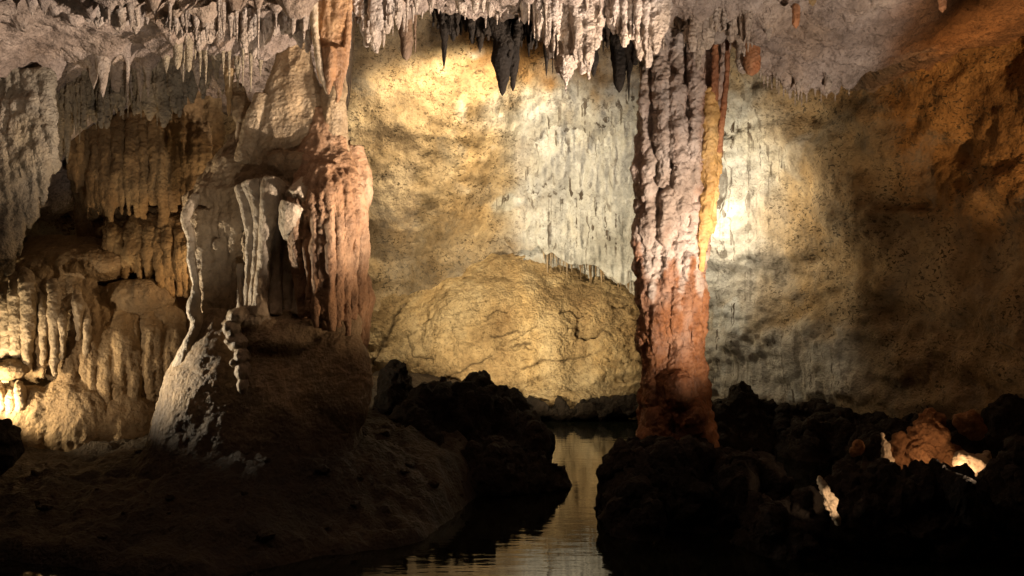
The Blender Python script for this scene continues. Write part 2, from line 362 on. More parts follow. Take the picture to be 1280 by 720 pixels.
# ---------------------------------------------------------------- stalactites
rg = random.Random(11)
def lathe(top, tip, r0, seed, seg=12, power=None, knob=.2, blunt=.0, flare=None):
    top = np.asarray(top, float); tip = np.asarray(tip, float); Lh = np.linalg.norm(top-tip)
    n = int(np.clip(Lh/.028, 10, 46)); t = np.linspace(0, 1, n)
    c = top+(tip-top)*t[:, None]
    rs = np.random.RandomState(seed)
    if power is None: power = rs.uniform(.75, 1.35)
    if flare is None: flare = .3 if blunt else rs.uniform(.6, 1.9)
    w = .22*r0*np.stack([perlin(np.stack([t*4+seed*1.7, t*0+k*9.3, t*0], 1)) for k in (0, 1)], 1)*(1-t)[:, None]*2
    c[:, :2] += w
    prof = r0*((1-t)**power*(1-blunt)+blunt*(1-t**26))+.004
    prof *= 1+flare*np.exp(-t/.2)                       # flares into the ceiling
    prof *= 1+knob*perlin(np.stack([t*Lh*11+seed, t*0+2.2, t*0], 1))
    prof[-1] = .002
    th = np.linspace(0, 2*math.pi, seg, endpoint=False)
    V = np.zeros((n, seg, 3))
    V[:, :, 0] = c[:, None, 0]+prof[:, None]*np.cos(th); V[:, :, 1] = c[:, None, 1]+prof[:, None]*np.sin(th); V[:, :, 2] = c[:, None, 2]
    q = V.reshape(-1, 3); dn = (.30*perlin(q*np.array((22, 22, 4))+seed)+.16*perlin(q*np.array((36, 36, 40))+seed)).reshape(n, seg)
    k = prof[:, None]*dn; V[:, :, 0] += k*np.cos(th); V[:, :, 1] += k*np.sin(th)
    Fc = [(i*seg+j, (i+1)*seg+j, (i+1)*seg+(j+1) % seg, i*seg+(j+1) % seg) for i in range(n-1) for j in range(seg)]
    return V.reshape(-1, 3), Fc
def stal_mesh(top, tip, r0, seed, side=0, **kw):
    Vs, Fs = [], []
    def add(v, f):
        b = sum(map(len, Vs)); Vs.append(v); Fs.extend([tuple(i+b for i in q) for q in f])
    add(*lathe(top, tip, r0, seed, **kw))
    r = np.random.RandomState(seed); Lh = top[2]-tip[2]
    for k in range(side):
        a = r.uniform(0, 6.28); rr = r0*r.uniform(.55, 1.0); f = r.uniform(.35, .75)
        o = np.array((math.cos(a)*rr, math.sin(a)*rr, 0))
        e = np.array((top[0], top[1], top[2]-Lh*f))+o*np.array((1.05, 1.05, 0))
        add(*lathe(np.asarray(top)+o*.8, e, r0*r.uniform(.3, .55), seed+91+k, seg=9))
    me = mesh(np.concatenate(Vs), Fs); smooth(me); return me
_sid = [100]
def stal(px, py, Y, wpx, mat, label, group=None, side=1, top=None, cat='stalactite', name='stalactite', **kw):
    """one stalactite: tip seen at (px, py) when hanging at distance Y, root width wpx as seen; the root is in the ceiling"""
    tip = W(px, py, Y); _sid[0] += 1
    zt = float(ceil_base(tip[0], tip[1])) if top is None else W(px, top, Y)[2]
    zt = max(zt, tip[2]+.08)+.10
    r0 = wpx/2*Y/F
    t = np.array((tip[0]+rg.uniform(-.01, .01), tip[1], zt))
    if zt-tip[2] < 1.6: roots.append((t[0], t[1], r0*1.7+.02, .08+.3*min(.5, zt-tip[2])*rg.uniform(.5, 1)))
    me = stal_mesh(t, tip, r0, _sid[0], side, **kw)
    return link(name, me, None, M[mat], label, cat, group, base=t)
ORD = 'first second third fourth fifth sixth seventh eighth ninth tenth eleventh twelfth'.split()+['%dth' % k for k in range(13, 21)]+['21st', '22nd', '23rd']+['%dth' % k for k in range(24, 31)]+['31st', '32nd', '33rd', '34th', '35th', '36th', '37th', '38th', '39th', '40th']
def zone(xs, n, Yr, tipf, wr, mat, label, group, jit=8, side=(0, 2), **kw):
    made = []
    n = int(n*1.12)
    for i in range(n):
        px = xs[0]+(xs[1]-xs[0])*(i+rg.uniform(.1, .9))/n; Y = rg.uniform(*Yr)
        py = float(np.interp(px, *zip(*tipf)))-abs(rg.gauss(0, jit))+rg.uniform(0, jit*.4)
        u = rg.random(); w = .86*rg.uniform(*wr); k2 = dict(kw)
        if u < .2: w *= .42; py += rg.uniform(0, 8)
        elif u < .36: k2['blunt'] = rg.uniform(.25, .6); py -= 8
        elif u < .55: w *= 1.6; py -= 4
        made.append((px, stal(px, py, Y, w, mat, label, group, side=rg.randint(*side), **k2)))
    for k, (q, o) in enumerate(sorted(made, key=lambda v: v[0])):
        o['label'] = '%s %s' % (ORD[k]+' from left', label) if k else 'leftmost '+label
# front row, upper left
zone((-30, 200), 16, (6.2, 6.9), [(-30, 10), (60, 22), (110, 30), (200, 40)], (12, 26), 'stal', 'stubby pinkish stalactite on the pale upper left roof slab', 'stubs on the upper left roof slab', 10)
zone((196, 392), 26, (6.2, 7.0), [(196, 40), (250, 60), (285, 52), (322, 72), (350, 46), (392, 62)], (11, 24), 'stal', 'pale white-tipped front-row stalactite left of the big orange one', 'front row left of the orange stalactite', 9)
zone((205, 330), 12, (7.2, 7.8), [(205, 92), (250, 105), (330, 118)], (12, 20), 'grey', 'grey middle-row stalactite above the dark left alcove', 'middle row above the alcove', 9)
# second row over the left alcove
zone((62, 300), 34, (8.3, 9.0), [(62, 130), (80, 200), (95, 160), (130, 160), (170, 150), (200, 165), (260, 118), (300, 130)], (9, 20), 'grey', 'grey stalactite in the dense back row at the left alcove lip', 'back row over the left alcove', 12)
zone((44, 130), 14, (8.0, 8.7), [(44, 270), (60, 235), (84, 190), (110, 165), (130, 150)], (12, 24), 'grey', 'grey stalactite on the arch between left edge drapery and alcove', 'stalactites on the alcove arch', 14)
zone((60, 250), 16, (7.7, 8.2), [(60, 105), (110, 125), (160, 132), (250, 112)], (16, 30), 'stal', 'broad stalactite on the roof just before the alcove row', 'broad stalactites before the alcove row', 12)
# centre front fringe
zone((436, 520), 11, (6.6, 7.0), [(436, 62), (444, 40), (460, 62), (475, 72), (490, 48), (520, 34)], (10, 22), 'stal', 'pale stalactite in the fringe right of the big orange one', 'fringe right of the orange stalactite', 6)
zone((520, 690), 24, (6.6, 7.05), [(520, 26), (560, 14), (585, 30), (612, 34), (640, 20), (655, 38), (690, 48)], (11, 26), 'stal', 'thin pale stalactite before the shade-black central stalactites', 'pale fringe before the dark stalactites', 6)
zone((672, 748), 11, (6.7, 7.1), [(672, 62), (690, 78), (706, 108), (722, 86), (735, 96), (748, 58)], (20, 40), 'stal', 'pinkish stalactite in the bulky pale cluster right of the shade-black ones', 'bulky pale cluster', 8, (1, 3))
zone((748, 812), 9, (6.7, 7.15), [(748, 40), (770, 46), (790, 60), (800, 76), (812, 70)], (12, 24), 'stal', 'pale stalactite in the fringe left of the column top', 'fringe left of the column top', 7)
zone((805, 965), 22, (6.7, 7.5), [(805, 62), (828, 72), (845, 36), (864, 82), (880, 60), (905, 42), (925, 70), (965, 60)], (15, 30), 'stal', 'grey-white stalactite clustered around the tall red column top', 'stalactites around the column top', 9)
# lip fringe at the right
zone((940, 1062), 24, (7.35, 7.6), [(940, 96), (952, 108), (985, 126), (1000, 136), (1012, 118), (1030, 126), (1062, 120)], (7, 15), 'stal', 'small drip stalactite on the roof lip right of the column', 'drips on the right roof lip', 5, (0, 1))
# fused curtains of stalactites
def fused(pts, Y, mat, label, r=10, seed=1):
    q = random.Random(seed); m = MB(); xm = [p[0] for p in pts]
    b = W(sum(xm)/len(xm), 0, Y); zt = float(ceil_base(b[0], Y))+.05; pt_ = 360-(zt-H)/Y*F
    for (x, y) in pts:
        rr = r*q.uniform(.7, 1.3); yy = Y+q.uniform(-.12, .12); m.pt([(x, pt_-6, yy), (x+q.uniform(-2, 2), pt_+(y-pt_)*.45, yy), (x+q.uniform(-2, 2), pt_+(y-pt_)*.8, yy), (x, y, yy)], (rr*1.5, rr*1.05, rr*.6, rr*.15), 9)
    m.loft([(min(xm)-8, max(xm)+8, pt_-8, Y), (min(xm)-4, max(xm)+4, pt_+8, Y), (min(xm)+8, max(xm)-8, pt_+22, Y)], .22)
    for x in np.arange(min(xm)-6, max(xm)+6, 3.6):
        x += q.uniform(-1.5, 1.5); y = np.interp(x, *zip(*pts))*q.uniform(.55, 1.03)+q.uniform(-3, 6); rr = q.uniform(1.9, 3.6); yy = Y-.09-q.uniform(0, .10)
        if y > pt_+8: m.pt([(x, pt_-6, yy), (x+q.uniform(-1, 1), (pt_+y)/2, yy-.02), (x+q.uniform(-1, 1), y-6, yy), (x, y, yy)], (rr*1.3, rr*1.1, rr*.7, rr*.25), 7)
    return link('rock_drapery', rough_up(m.remesh(.0095, 1), (.025, 4), (.012, 12), (.007, 30), s=seed*3.), None, M[mat], label, 'drapery', None, None, b)
fused([(110, 26), (122, 34), (133, 24), (146, 38), (158, 30), (170, 42)], 6.6, 'stal', 'broad fused pinkish drapery on the upper left roof, left of the white-tipped row', 12, 1)
fused([(212, 36), (224, 50), (236, 40), (248, 62), (260, 52), (270, 42)], 6.7, 'stal', 'fused pale drapery with a long middle tip in the left front row', 11, 2)
fused([(296, 44), (308, 66), (318, 78), (330, 58), (342, 40)], 6.8, 'stal', 'fused pale drapery pointing down at the pale cone of the left formation', 11, 3)
fused([(358, 40), (368, 50), (376, 62), (384, 66)], 6.75, 'stal', 'narrow fused drapery just left of the big orange stalactite', 10, 4)
fused([(446, 30), (458, 56), (470, 66), (484, 40), (496, 30)], 6.85, 'stal', 'fused pale drapery with two white tips right of the big orange stalactite', 10, 5)
fused([(676, 50), (688, 72), (700, 92), (708, 108), (718, 84), (728, 92), (736, 100), (746, 60)], 6.9, 'stal', 'biggest pinkish fused drapery, bulky and central, left of the column', 14, 6)
fused([(768, 42), (780, 58), (790, 48), (800, 76), (810, 84), (820, 66)], 6.9, 'stal', 'fused pale drapery overlapping the left shoulder of the column top', 12, 7)
fused([(866, 60), (874, 86), (884, 60), (900, 40), (914, 52), (926, 66)], 7.0, 'stal', 'fused grey drapery in front of the column top on its right', 12, 8)
fused([(84, 140), (100, 160), (118, 152), (134, 162), (150, 146)], 8.2, 'grey', 'fused grey drapery over the left half of the alcove', 11, 9)
fused([(172, 140), (188, 152), (204, 158), (222, 140), (240, 128), (254, 116)], 8.2, 'grey', 'fused grey drapery over the right half of the alcove', 11, 10)
fused([(548, 34), (556, 58), (566, 50), (576, 44), (590, 50), (600, 60), (612, 50), (622, 74), (634, 84), (646, 64), (656, 54), (664, 62), (674, 52), (684, 74)], 7.6, 'black', 'wide shade-black fused drapery behind the pale fringe, between the longest shade-black stalactites', 9, 11)
fused([(738, 56), (746, 74), (756, 52), (768, 88), (778, 98), (790, 84), (800, 66)], 7.6, 'black', 'narrower shade-black fused drapery behind the dark pair beside the column', 9, 12)
# dark ones, each its own; the black ones have shade put into their colour
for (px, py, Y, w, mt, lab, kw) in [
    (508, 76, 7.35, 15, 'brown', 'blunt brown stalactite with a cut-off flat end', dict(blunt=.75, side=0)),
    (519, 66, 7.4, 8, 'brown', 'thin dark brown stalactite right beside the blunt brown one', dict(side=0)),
    (555, 85, 7.5, 12, 'black', 'long thin shade-black stalactite, first of the shade-black ones from the left', dict(side=2)),
    (566, 52, 7.55, 14, 'black', 'short shade-black stalactite right beside the long thin shade-black one', {}),
    (577, 42, 7.5, 9, 'black', 'tiny shade-black stalactite between the thin shade-black one and the middle shade-black trio', {}),
    (590, 50, 7.5, 12, 'black', 'small shade-black stalactite left of the tapering shade-black one', {}),
    (600, 66, 7.5, 15, 'black', 'tapering shade-black stalactite just left of the biggest shade-black stalactite', {}),
    (613, 44, 7.45, 13, 'black', 'short shade-black stalactite touching the left side of the biggest shade-black one', {}),
    (628, 120, 7.5, 26, 'black', 'biggest and longest shade-black stalactite, in the middle of the picture top', dict(side=2, power=.55)),
    (641, 114, 7.6, 19, 'black', 'sharp shade-black stalactite joined to the right side of the biggest one', dict(power=.6)),
    (652, 60, 7.5, 14, 'black', 'short shade-black stalactite right of the biggest shade-black pair', {}),
    (661, 72, 7.5, 10, 'black', 'thin shade-black stalactite with a needle tip right of the shade-black pair', {}),
    (671, 57, 7.5, 9, 'black', 'small dark stalactite between the needle-tipped shade-black one and the pale cluster', {}),
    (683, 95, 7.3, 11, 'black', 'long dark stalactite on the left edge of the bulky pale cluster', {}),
    (691, 92, 7.5, 4, 'black', 'very thin shade-black stalactite straw beside the pale cluster', dict(side=0)),
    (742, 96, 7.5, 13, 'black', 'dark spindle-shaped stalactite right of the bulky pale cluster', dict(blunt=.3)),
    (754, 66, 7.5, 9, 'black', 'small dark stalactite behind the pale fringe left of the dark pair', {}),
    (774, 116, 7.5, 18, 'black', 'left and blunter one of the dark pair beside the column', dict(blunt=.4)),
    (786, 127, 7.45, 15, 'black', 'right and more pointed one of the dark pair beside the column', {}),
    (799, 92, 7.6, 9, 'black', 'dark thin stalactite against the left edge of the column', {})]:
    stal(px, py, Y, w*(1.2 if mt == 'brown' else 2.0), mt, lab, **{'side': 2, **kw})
# orange and yellow ones
stal(940, 95, 7.2, 20, 'rust', 'orange stump stalactite with a flat end on the roof ledge right of the column', side=0, blunt=.85)
stal(929, 93, 7.3, 18, 'stal', 'pale blunt stalactite touching the orange stump on its left', side=0, blunt=.8)
stal(995, 36, 6.5, 9, 'rust', 'thin orange straw stalactite hanging from the grey roof ledge', side=0, blunt=.85)
stal(1178, 16, 6.0, 11, 'rust', 'single short orange stalactite at the right end of the roof', side=0, blunt=.8, top=-30)
stal(1016, 8, 6.0, 14, 'amber', 'stubby yellowish stalactite at the top edge right of the thin orange straw', side=0, blunt=.6, top=-20)
stal(286, 146, 7.6, 11, 'amber', 'small yellow-olive spindle stalactite hanging alone above the dark gap', side=0, blunt=.3, top=100)
for (px, py, Y, w, lab) in [(84, 205, 8.3, 18, 'long grey stalactite hanging at the left end of the alcove, longer than its row')]:
    stal(px, py, Y, w, 'grey', lab, side=2)

# big orange hanging drapery
def orange_drape():
    b = W(412, 0, 7.0); root = thing('stalactite', b, 'big orange stalactite with pale ribbed edges hanging before the left formation', 'stalactite')
    m = MB(); Y = 6.6
    m.loft([(388, 440, -70, Y), (389, 438, 0, Y), (391, 436, 40, Y), (396, 433, 75, Y), (402, 426, 105, Y)], .5)
    m.pt([(424, 60, Y-.05), (424, 100, Y-.05), (421, 128, Y)], (8, 6, 2)); m.pt([(412, 60, Y-.1), (411, 100, Y-.1), (410, 118, Y-.1)], (9, 6, 2))
    me = rough_up(m.remesh(.011, 2), (.012, 4), (.006, 18), (0, 1), (.016, 13, 1.2)); link('body', me, root, M['tawny'], base=b)
    m = MB(); m.pt([(391, -70, Y-.1), (392, 20, Y-.12), (396, 60, Y-.12), (401, 90, Y-.1), (409, 117, Y-.1)], (5, 5, 5, 4, 2))
    link('rib', rough_up(m.remesh(.010, 2), (.008, 8), (.004, 25)), root, M['cream'], 'pale cream rib down the left edge', base=b)
    m = MB(); m.pt([(436, -40, Y), (436, 30, Y-.02), (433, 60, Y-.05), (431, 85, Y), (427, 104, Y)], (5, 5, 5, 4, 2))
    link('rib', rough_up(m.remesh(.010, 2), (.008, 8), (.004, 25)), root, M['pink'], 'pinkish rib down the right edge', base=b)
orange_drape()

# left edge drapery
def left_drape():
    b = W(20, 150, 7.8); root = thing('rock_drapery', b, 'grey ribbed rock drapery hanging down the far left edge of the picture', 'drapery')
    m = MB(); Y = 7.9
    m.loft([(-130, 20, 40, 8.2), (-125, 40, 100, 8.05), (-115, 50, 160, Y), (-100, 36, 230, Y), (-80, 14, 290, Y), (-70, -2, 340, Y)], .35)
    for (x0, x1, y1, r) in [(58, 66, 218, 8), (50, 54, 256, 9), (40, 38, 286, 10), (27, 23, 318, 10), (14, 10, 346, 11), (0, -6, 368, 11), (46, 46, 190, 8), (-20, -26, 390, 14), (33, 30, 262, 8), (20, 16, 300, 8), (6, 2, 330, 8)]:
        m.pt([(x0, 90, Y-.3), ((x0+x1)/2, (90+y1)/2, Y-.42), (x1, y1-30, Y-.38), (x1, y1, Y-.3)], (r*1.1, r, r*.7, 2))
    link('body', rough_up(m.remesh(.016, 2), (.04, 3), (.018, 9), (.010, 24), (.018, 10, 1.2)), root, M['grey'], base=b)
left_drape()
build_ceiling()

# ---------------------------------------------------------------- left formation
def left_formation():
    b = W(330, 570, 7.6); root = thing('flowstone_column', b, 'massive draped flowstone column with an orange fluted right side and bright left rim', 'column')
    fl = M['flow']
    m = MB(); m.loft([(338, 384, -30, 7.75), (347, 376, 30, 7.7), (349, 381, 58, 7.65), (341, 395, 90, 7.6), (326, 412, 130, 7.6), (308, 424, 168, 7.6), (300, 428, 200, 7.65)], .62)
    m.pt([(418, 90, 7.6), (416, 130, 7.45), (418, 190, 7.45)], (12, 14, 16)); m.pt([(330, 120, 7.5), (318, 160, 7.45), (305, 205, 7.4)], (10, 13, 12))
    link('cone', rough_up(m.remesh(.014, 6), (.03, 1.8), (.008, 8), (.004, 28), (.016, 7, .6)), root, fl, base=b)
    # dark recessed core and shoulder
    m = MB(); m.loft([(298, 430, 168, 7.75), (262, 440, 205, 7.8), (246, 448, 240, 7.9), (250, 452, 320, 7.95), (252, 455, 390, 7.9), (240, 456, 420, 7.8), (214, 452, 470, 7.75), (198, 446, 530, 7.7), (186, 452, 580, 7.65)], .52, 36)
    m.loft([(306, 426, 160, 7.66), (298, 428, 186, 7.62), (272, 432, 208, 7.6), (246, 438, 240, 7.58), (238, 438, 258, 7.66), (270, 430, 280, 7.85)], .5, 40)
    m.pe(352, 214, 7.42, 34, 24, 24); m.pe(318, 226, 7.45, 34, 20, 26); m.pe(378, 214, 7.35, 20, 26, 20)
    q = random.Random(21)
    for x in range(240, 372, 6):
        x += q.uniform(-2, 2); Yf = 7.62-.5*.098*7.43*math.sqrt(max(.05, 1-((x-340)/100)**2)); y1 = 262+abs(q.gauss(0, 34)); r = q.uniform(3.5, 6.5)
        m.pt([(x, 222+.25*abs(340-x), Yf+.10), (x, 246, Yf+.04), (x, (246+y1)/2, Yf+.07), (x, y1, Yf+.12)], (r*1.3, r*1.2, r*.8, r*.3), 8)
    for (x0, y0, x1, y1, r) in [(272, 250, 270, 400, 9), (258, 262, 262, 390, 10), (286, 250, 284, 400, 8), (300, 250, 297, 395, 7), (248, 262, 254, 380, 8), (277, 300, 276, 410, 7)]:
        m.pt([(x0, y0, 7.45), ((x0+x1)/2, (y0+y1)/2, 7.5), (x1, y1, 7.45)], (r*1.3, r*.8, r))
    link('core', rough_up(m.remesh(.018, 2), (.05, 2.2), (.018, 9), (.008, 28), (.02, 8, .9)), root, fl, base=b)
    # base
    m = MB(); m.loft([(254, 446, 385, 7.65), (234, 450, 425, 7.6), (212, 450, 465, 7.52), (200, 448, 515, 7.45), (187, 458, 560, 7.4), (160, 490, 600, 7.35), (120, 540, 640, 7.3)], .62, 40)
    for (x, y, Y, rx, rz) in [(318, 404, 7.2, 42, 13), (372, 410, 7.2, 36, 14), (345, 425, 7.25, 60, 24), (420, 410, 7.35, 32, 50), (405, 480, 7.3, 60, 80)]: m.pe(x, y, Y, rx, rz, rx*.6)
    me = rough_up(m.remesh(.02, 8), (.04, 1.5), (.014, 6), (.006, 22), (.012, 4.5, .8)); co = getco(me)
    setattr_(me, 'stain', ss(1.15, .62, co[:, 2]+.18*fbm(co, 2.5, 3))*.95)  # this attribute darkens the foot downwards with a ragged edge
    link('base', me, root, M['dark_foot'], base=b)
    # the lit left rim: a thin curtain edge that widens into the base
    m = MB(); m.pt([(246, 242, 7.35), (233, 268, 7.3), (231, 276, 7.3), (240, 296, 7.3), (238, 315, 7.3), (243, 340, 7.3), (246, 370, 7.3), (241, 384, 7.3), (248, 404, 7.3), (243, 420, 7.3), (236, 440, 7.32), (228, 460, 7.36)],
         (5, 6, 6, 5, 5, 5, 6, 9, 8, 9, 11, 13, 12), 12, 1.)
    link('rim', rough_up(m.remesh(.011, 2), (.016, 5), (.008, 14), (.003, 40)), root, M['cream'], 'cream left rim lit bright', base=b)
    # thin drip columns
    for (pp, rr) in [([(342, 228, 7.16), (337, 258, 7.08), (332, 300, 7.15), (329, 345, 7.15), (324, 395, 7.1)], (13, 9, 6, 6, 9)),
                     ([(318, 228, 7.18), (325, 266, 7.14), (323, 300, 7.2), (320, 345, 7.2), (318, 392, 7.15)], (12, 7, 4, 4, 7)),
                     ([(305, 232, 7.22), (314, 290, 7.2), (312, 340, 7.25), (310, 392, 7.2)], (9, 5, 4, 6)),
                     ([(300, 330, 7.3), (301, 360, 7.25), (302, 392, 7.2)], (3, 3, 5)),
                     ([(352, 230, 7.2), (347, 275, 7.24), (344, 340, 7.3), (343, 395, 7.2)], (9, 7, 6, 9)),
                     ([(388, 236, 7.15), (366, 256, 7.0), (364, 285, 7.1), (374, 318, 7.15), (376, 350, 7.2), (375, 392, 7.2)], (14, 14, 11, 7, 6, 8)),
                     ([(362, 290, 7.3), (360, 340, 7.35), (360, 395, 7.3)], (7, 6, 8))]:
        m = MB(); m.pt(pp, [1.3*v for v in rr], 10); link('drip_column', rough_up(m.remesh(.010, 2), (.012, 5), (.006, 16), (.002, 45), (.005, 20, 2)), root, M['cream'], base=b)
    # fluted orange drape
    m = MB(); m.loft([(388, 426, 135, 7.5), (382, 428, 170, 7.42), (374, 438, 200, 7.32), (367, 446, 222, 7.25), (366, 448, 250, 7.22), (372, 445, 285, 7.25), (378, 444, 330, 7.3), (384, 446, 380, 7.3), (392, 446, 425, 7.3), (402, 440, 465, 7.4)], .55, 40)
    for (x0, x1, r, yb) in [(372, 378, 7, 330), (382, 388, 6, 395), (392, 397, 7, 410), (402, 406, 6, 400), (412, 414, 7, 415), (424, 424, 6, 400), (434, 434, 7, 420), (443, 441, 7, 400)]:
        k = 1-((x0-407)/40)**2; Yf = 7.22-.26*math.sqrt(max(k, .02)); m.pt([((x0+405)/2, 206, Yf+.12), (x0, 240, Yf+.01), ((x0+x1)/2, 310, Yf+.01), (x1, yb, Yf+.06)], (r*.6, r, r*.85, r*.6))
    m.pt([(382, 226, 7.2), (369, 258, 7.04), (372, 320, 7.1), (381, 395, 7.18)], (11, 12, 10, 8)); m.pt([(440, 235, 7.25), (450, 270, 7.3), (450, 340, 7.35), (446, 430, 7.4)], (10, 11, 10, 9))
    link('drape', rough_up(m.remesh(.012, 1), (.03, 3), (.010, 12), (.004, 35), (.016, 11, .8)), root, M['pink'], 'orange-pink fluted drape on the right side', base=b)
    # lobes at the right back
    for (rows) in [[(425, 452, 182, 7.7), (428, 462, 210, 7.7), (432, 466, 240, 7.7), (430, 460, 270, 7.75), (430, 450, 320, 7.8)], [(425, 450, 320, 7.7), (420, 460, 345, 7.65), (415, 467, 372, 7.6), (415, 460, 420, 7.6), (412, 447, 470, 7.55), (410, 440, 520, 7.5)]]:
        m = MB(); m.loft(rows, .8); link('lobe', rough_up(m.remesh(.014, 2), (.025, 3), (.012, 9), (.004, 30), (.014, 9, .8)), root, M['pink'], base=b)
    # gnarled knobs
    m = MB()
    for (x, y, Y, rx, rz) in [(318, 402, 7.14, 24, 11), (300, 396, 7.12, 16, 12), (291, 412, 7.08, 12, 12), (300, 428, 7.06, 13, 11), (290, 426, 7.06, 8, 7), (303, 446, 7.03, 10, 12), (295, 452, 7.03, 7, 6), (305, 464, 7.01, 9, 13), (306, 482, 7.0, 8, 12)]: m.pe(x, y, Y, rx, rz, 16)
    link('knob', rough_up(m.remesh(.010, 2), (.018, 6), (.012, 15), (.004, 40)), root, M['cream'], 'gnarled knobs below the drip columns', base=b)
left_formation()
# small lit drapery left of the cone
def small_curtain():
    b = W(305, 150, 7.7); root = thing('rock_drapery', b, 'small bright cream drapery left of the pale cone, above the shoulder', 'drapery')
    for (x, y0, y1, r) in [(298, 152, 212, 5), (306, 148, 208, 5), (314, 150, 200, 5), (321, 148, 190, 4)]:
        m = MB(); m.pt([(x+3, y0, 7.6), (x, (y0+y1)/2, 7.55), (x-1, y1, 7.52)], (r, r*.9, r*.5)); link('strand', rough_up(m.remesh(.010, 1), (.01, 6), (.004, 20)), root, M['cream'], base=b)
    m = MB(); m.pt([(292, 110, 7.8), (300, 130, 7.7), (312, 158, 7.65)], (10, 14, 14)); link('root', rough_up(m.remesh(.012, 2), (.02, 6), (.01, 15)), root, M['flow'], base=b)
small_curtain()

# ---------------------------------------------------------------- right column
def right_column():
    b = W(848, 580, 8); root = thing('flowstone_column', b, 'tall slender column from pool to roof, pale above and rust red below', 'column')
    Lx = [(40, 800), (110, 803), (180, 799), (230, 797), (275, 792), (300, 797), (330, 792), (350, 794), (390, 801), (430, 808), (480, 806), (540, 801), (600, 796)]
    Rx = [(40, 914), (110, 908), (170, 903), (220, 897), (250, 890), (290, 883), (330, 881), (380, 881), (430, 877), (490, 876), (520, 886), (560, 897), (600, 902)]
    lx = lambda y: np.interp(y, *zip(*Lx)); rx = lambda y: np.interp(y, *zip(*Rx))
    rr = random.Random(4)
    def stained(me):
        co = getco(me); px, py = px_of(co); q = co*np.array((9, 9, 1.1))
        setattr_(me, 'stain', np.clip(ss(318, 352, py+60*perlin(q)+24*fbm(co, 9, 3))*(.86+.3*fbm(co, 3, 2))+.55*ss(866, 892, px+14*fbm(co, 5, 2))*ss(60, 140, py)+.25*ss(.1, .5, perlin(q+9)), 0, 1)); return me
    def shaft(y0, y1, tiers, mat, label, vox=.013, fr=(6, 9.5)):
        m = MB(); ys = np.arange(y0, y1+1, 20)
        m.loft([(lx(y)+9, rx(y)-9, y, 8.0) for y in ys], .8)
        for (ty, ln) in tiers:
            n = 13; ph = rr.uniform(0, 1)
            for k in range(n):
                a = 2*math.pi*(k+ph+rr.uniform(-.25, .25))/n; y = ty+rr.uniform(-14, 14); l = ln*rr.uniform(.7, 1.3)
                if y+l > y1+14: l = y1+14-y
                if l < 12: continue
                c = (lx(y)+rx(y))/2; w = (rx(y)-lx(y))/2-8; c2 = (lx(y+l)+rx(y+l))/2; w2 = (rx(y+l)-lx(y+l))/2-8
                r = rr.uniform(*fr); P = lambda yy, cc, ww, k2: (cc+ww*k2*math.cos(a), yy, 8+.8*ww*k2*math.sin(a)*8/F)
                m.pt([P(y-12, c, w, .80), P(y, c, w, .97), P(y+l*.5, (c+c2)/2, (w+w2)/2, 1.07), P(y+l*.85, c2, w2, 1.08), P(y+l, c2, w2, 1.0)], (r*.8, r*1.15, r, r*.8, r*.3), 9)
        me = rough_up(m.remesh(vox, 1), (.035, 3), (.022, 9), (.012, 21), (.012, 14, 1.6) if y0 < 200 else (.028, 10, .9)); return stained(me)
    link('upper_shaft', shaft(20, 345, [(40, 90), (90, 100), (150, 90), (205, 40), (232, 44), (262, 46), (300, 50)], 0, ''), root, M['column'], 'pale pinkish-white upper shaft with tiers of drips', base=b)
    link('lower_shaft', shaft(318, 560, [(345, 70), (375, 80), (430, 60), (455, 65), (500, 50)], 0, '', .014, (6.5, 10)), root, M['column'], 'rust red lower shaft with thick folds', base=b)
    m = MB()
    for (x, y, Y, r, rz) in [(845, 568, 7.95, 42, 34), (878, 552, 7.8, 16, 26), (862, 520, 7.7, 20, 22), (820, 560, 7.8, 22, 50), (850, 490, 7.65, 18, 24), (888, 570, 7.8, 12, 24), (840, 600, 7.9, 60, 40)]: m.pe(x, y, Y, r, rz)
    link('base', rough_up(m.remesh(.016, 1), (.05, 4), (.02, 11), (.01, 28)), root, M['rust'], base=b)
    for (pp, rd) in [([(868, 20, 7.6), (868, 90, 7.6), (872, 150, 7.62), (866, 200, 7.66)], (8, 9, 7, 3)), ([(826, 60, 7.7), (828, 110, 7.66), (832, 180, 7.68), (830, 230, 7.7)], (10, 13, 12, 6)), ([(810, 50, 7.8), (807, 120, 7.75), (806, 200, 7.8)], (6, 6, 4)), ([(846, 95, 7.62), (846, 150, 7.6), (850, 215, 7.6)], (9, 12, 8))]:
        m = MB(); m.pt(pp, rd); link('strand', stained(rough_up(m.remesh(.011, 1), (.035, 4.5), (.022, 10), (.011, 24))), root, M['column'], base=b)
    for (pp, rd) in [([(894, 50, 7.6), (894, 90, 7.6), (891, 130, 7.66)], (4, 5, 6)), ([(909, 50, 7.62), (909, 95, 7.64), (903, 145, 7.68), (897, 190, 7.78)], (3, 3, 4, 5))]:
        m = MB(); m.pt(pp, rd); link('pipe', rough_up(m.remesh(.009, 1), (.012, 6), (.006, 20)), root, M['rust'], 'orange pipe at the right of the column top', base=b)
    m = MB(); m.pt([(889, 110, 7.66), (888, 160, 7.68), (886, 220, 7.74), (880, 280, 7.78), (876, 340, 7.8)], (7, 11, 10, 8, 4)); m.pt([(897, 150, 7.78), (892, 210, 7.82), (885, 290, 7.86)], (5, 8, 5))
    link('strand', rough_up(m.remesh(.011, 1), (.03, 4), (.014, 12), (.006, 30)), root, M['honey'], 'honey strand with back glow put into its colour, down the right edge', base=b)
    m = MB(); m.pe(898, 42, 7.5, 14, 12); m.pe(888, 40, 7.55, 10, 10); m.pe(906, 34, 7.55, 10, 12)
    link('ledge', rough_up(m.remesh(.012, 1), (.02, 6), (.01, 18)), root, M['stal'], base=b)
right_column()

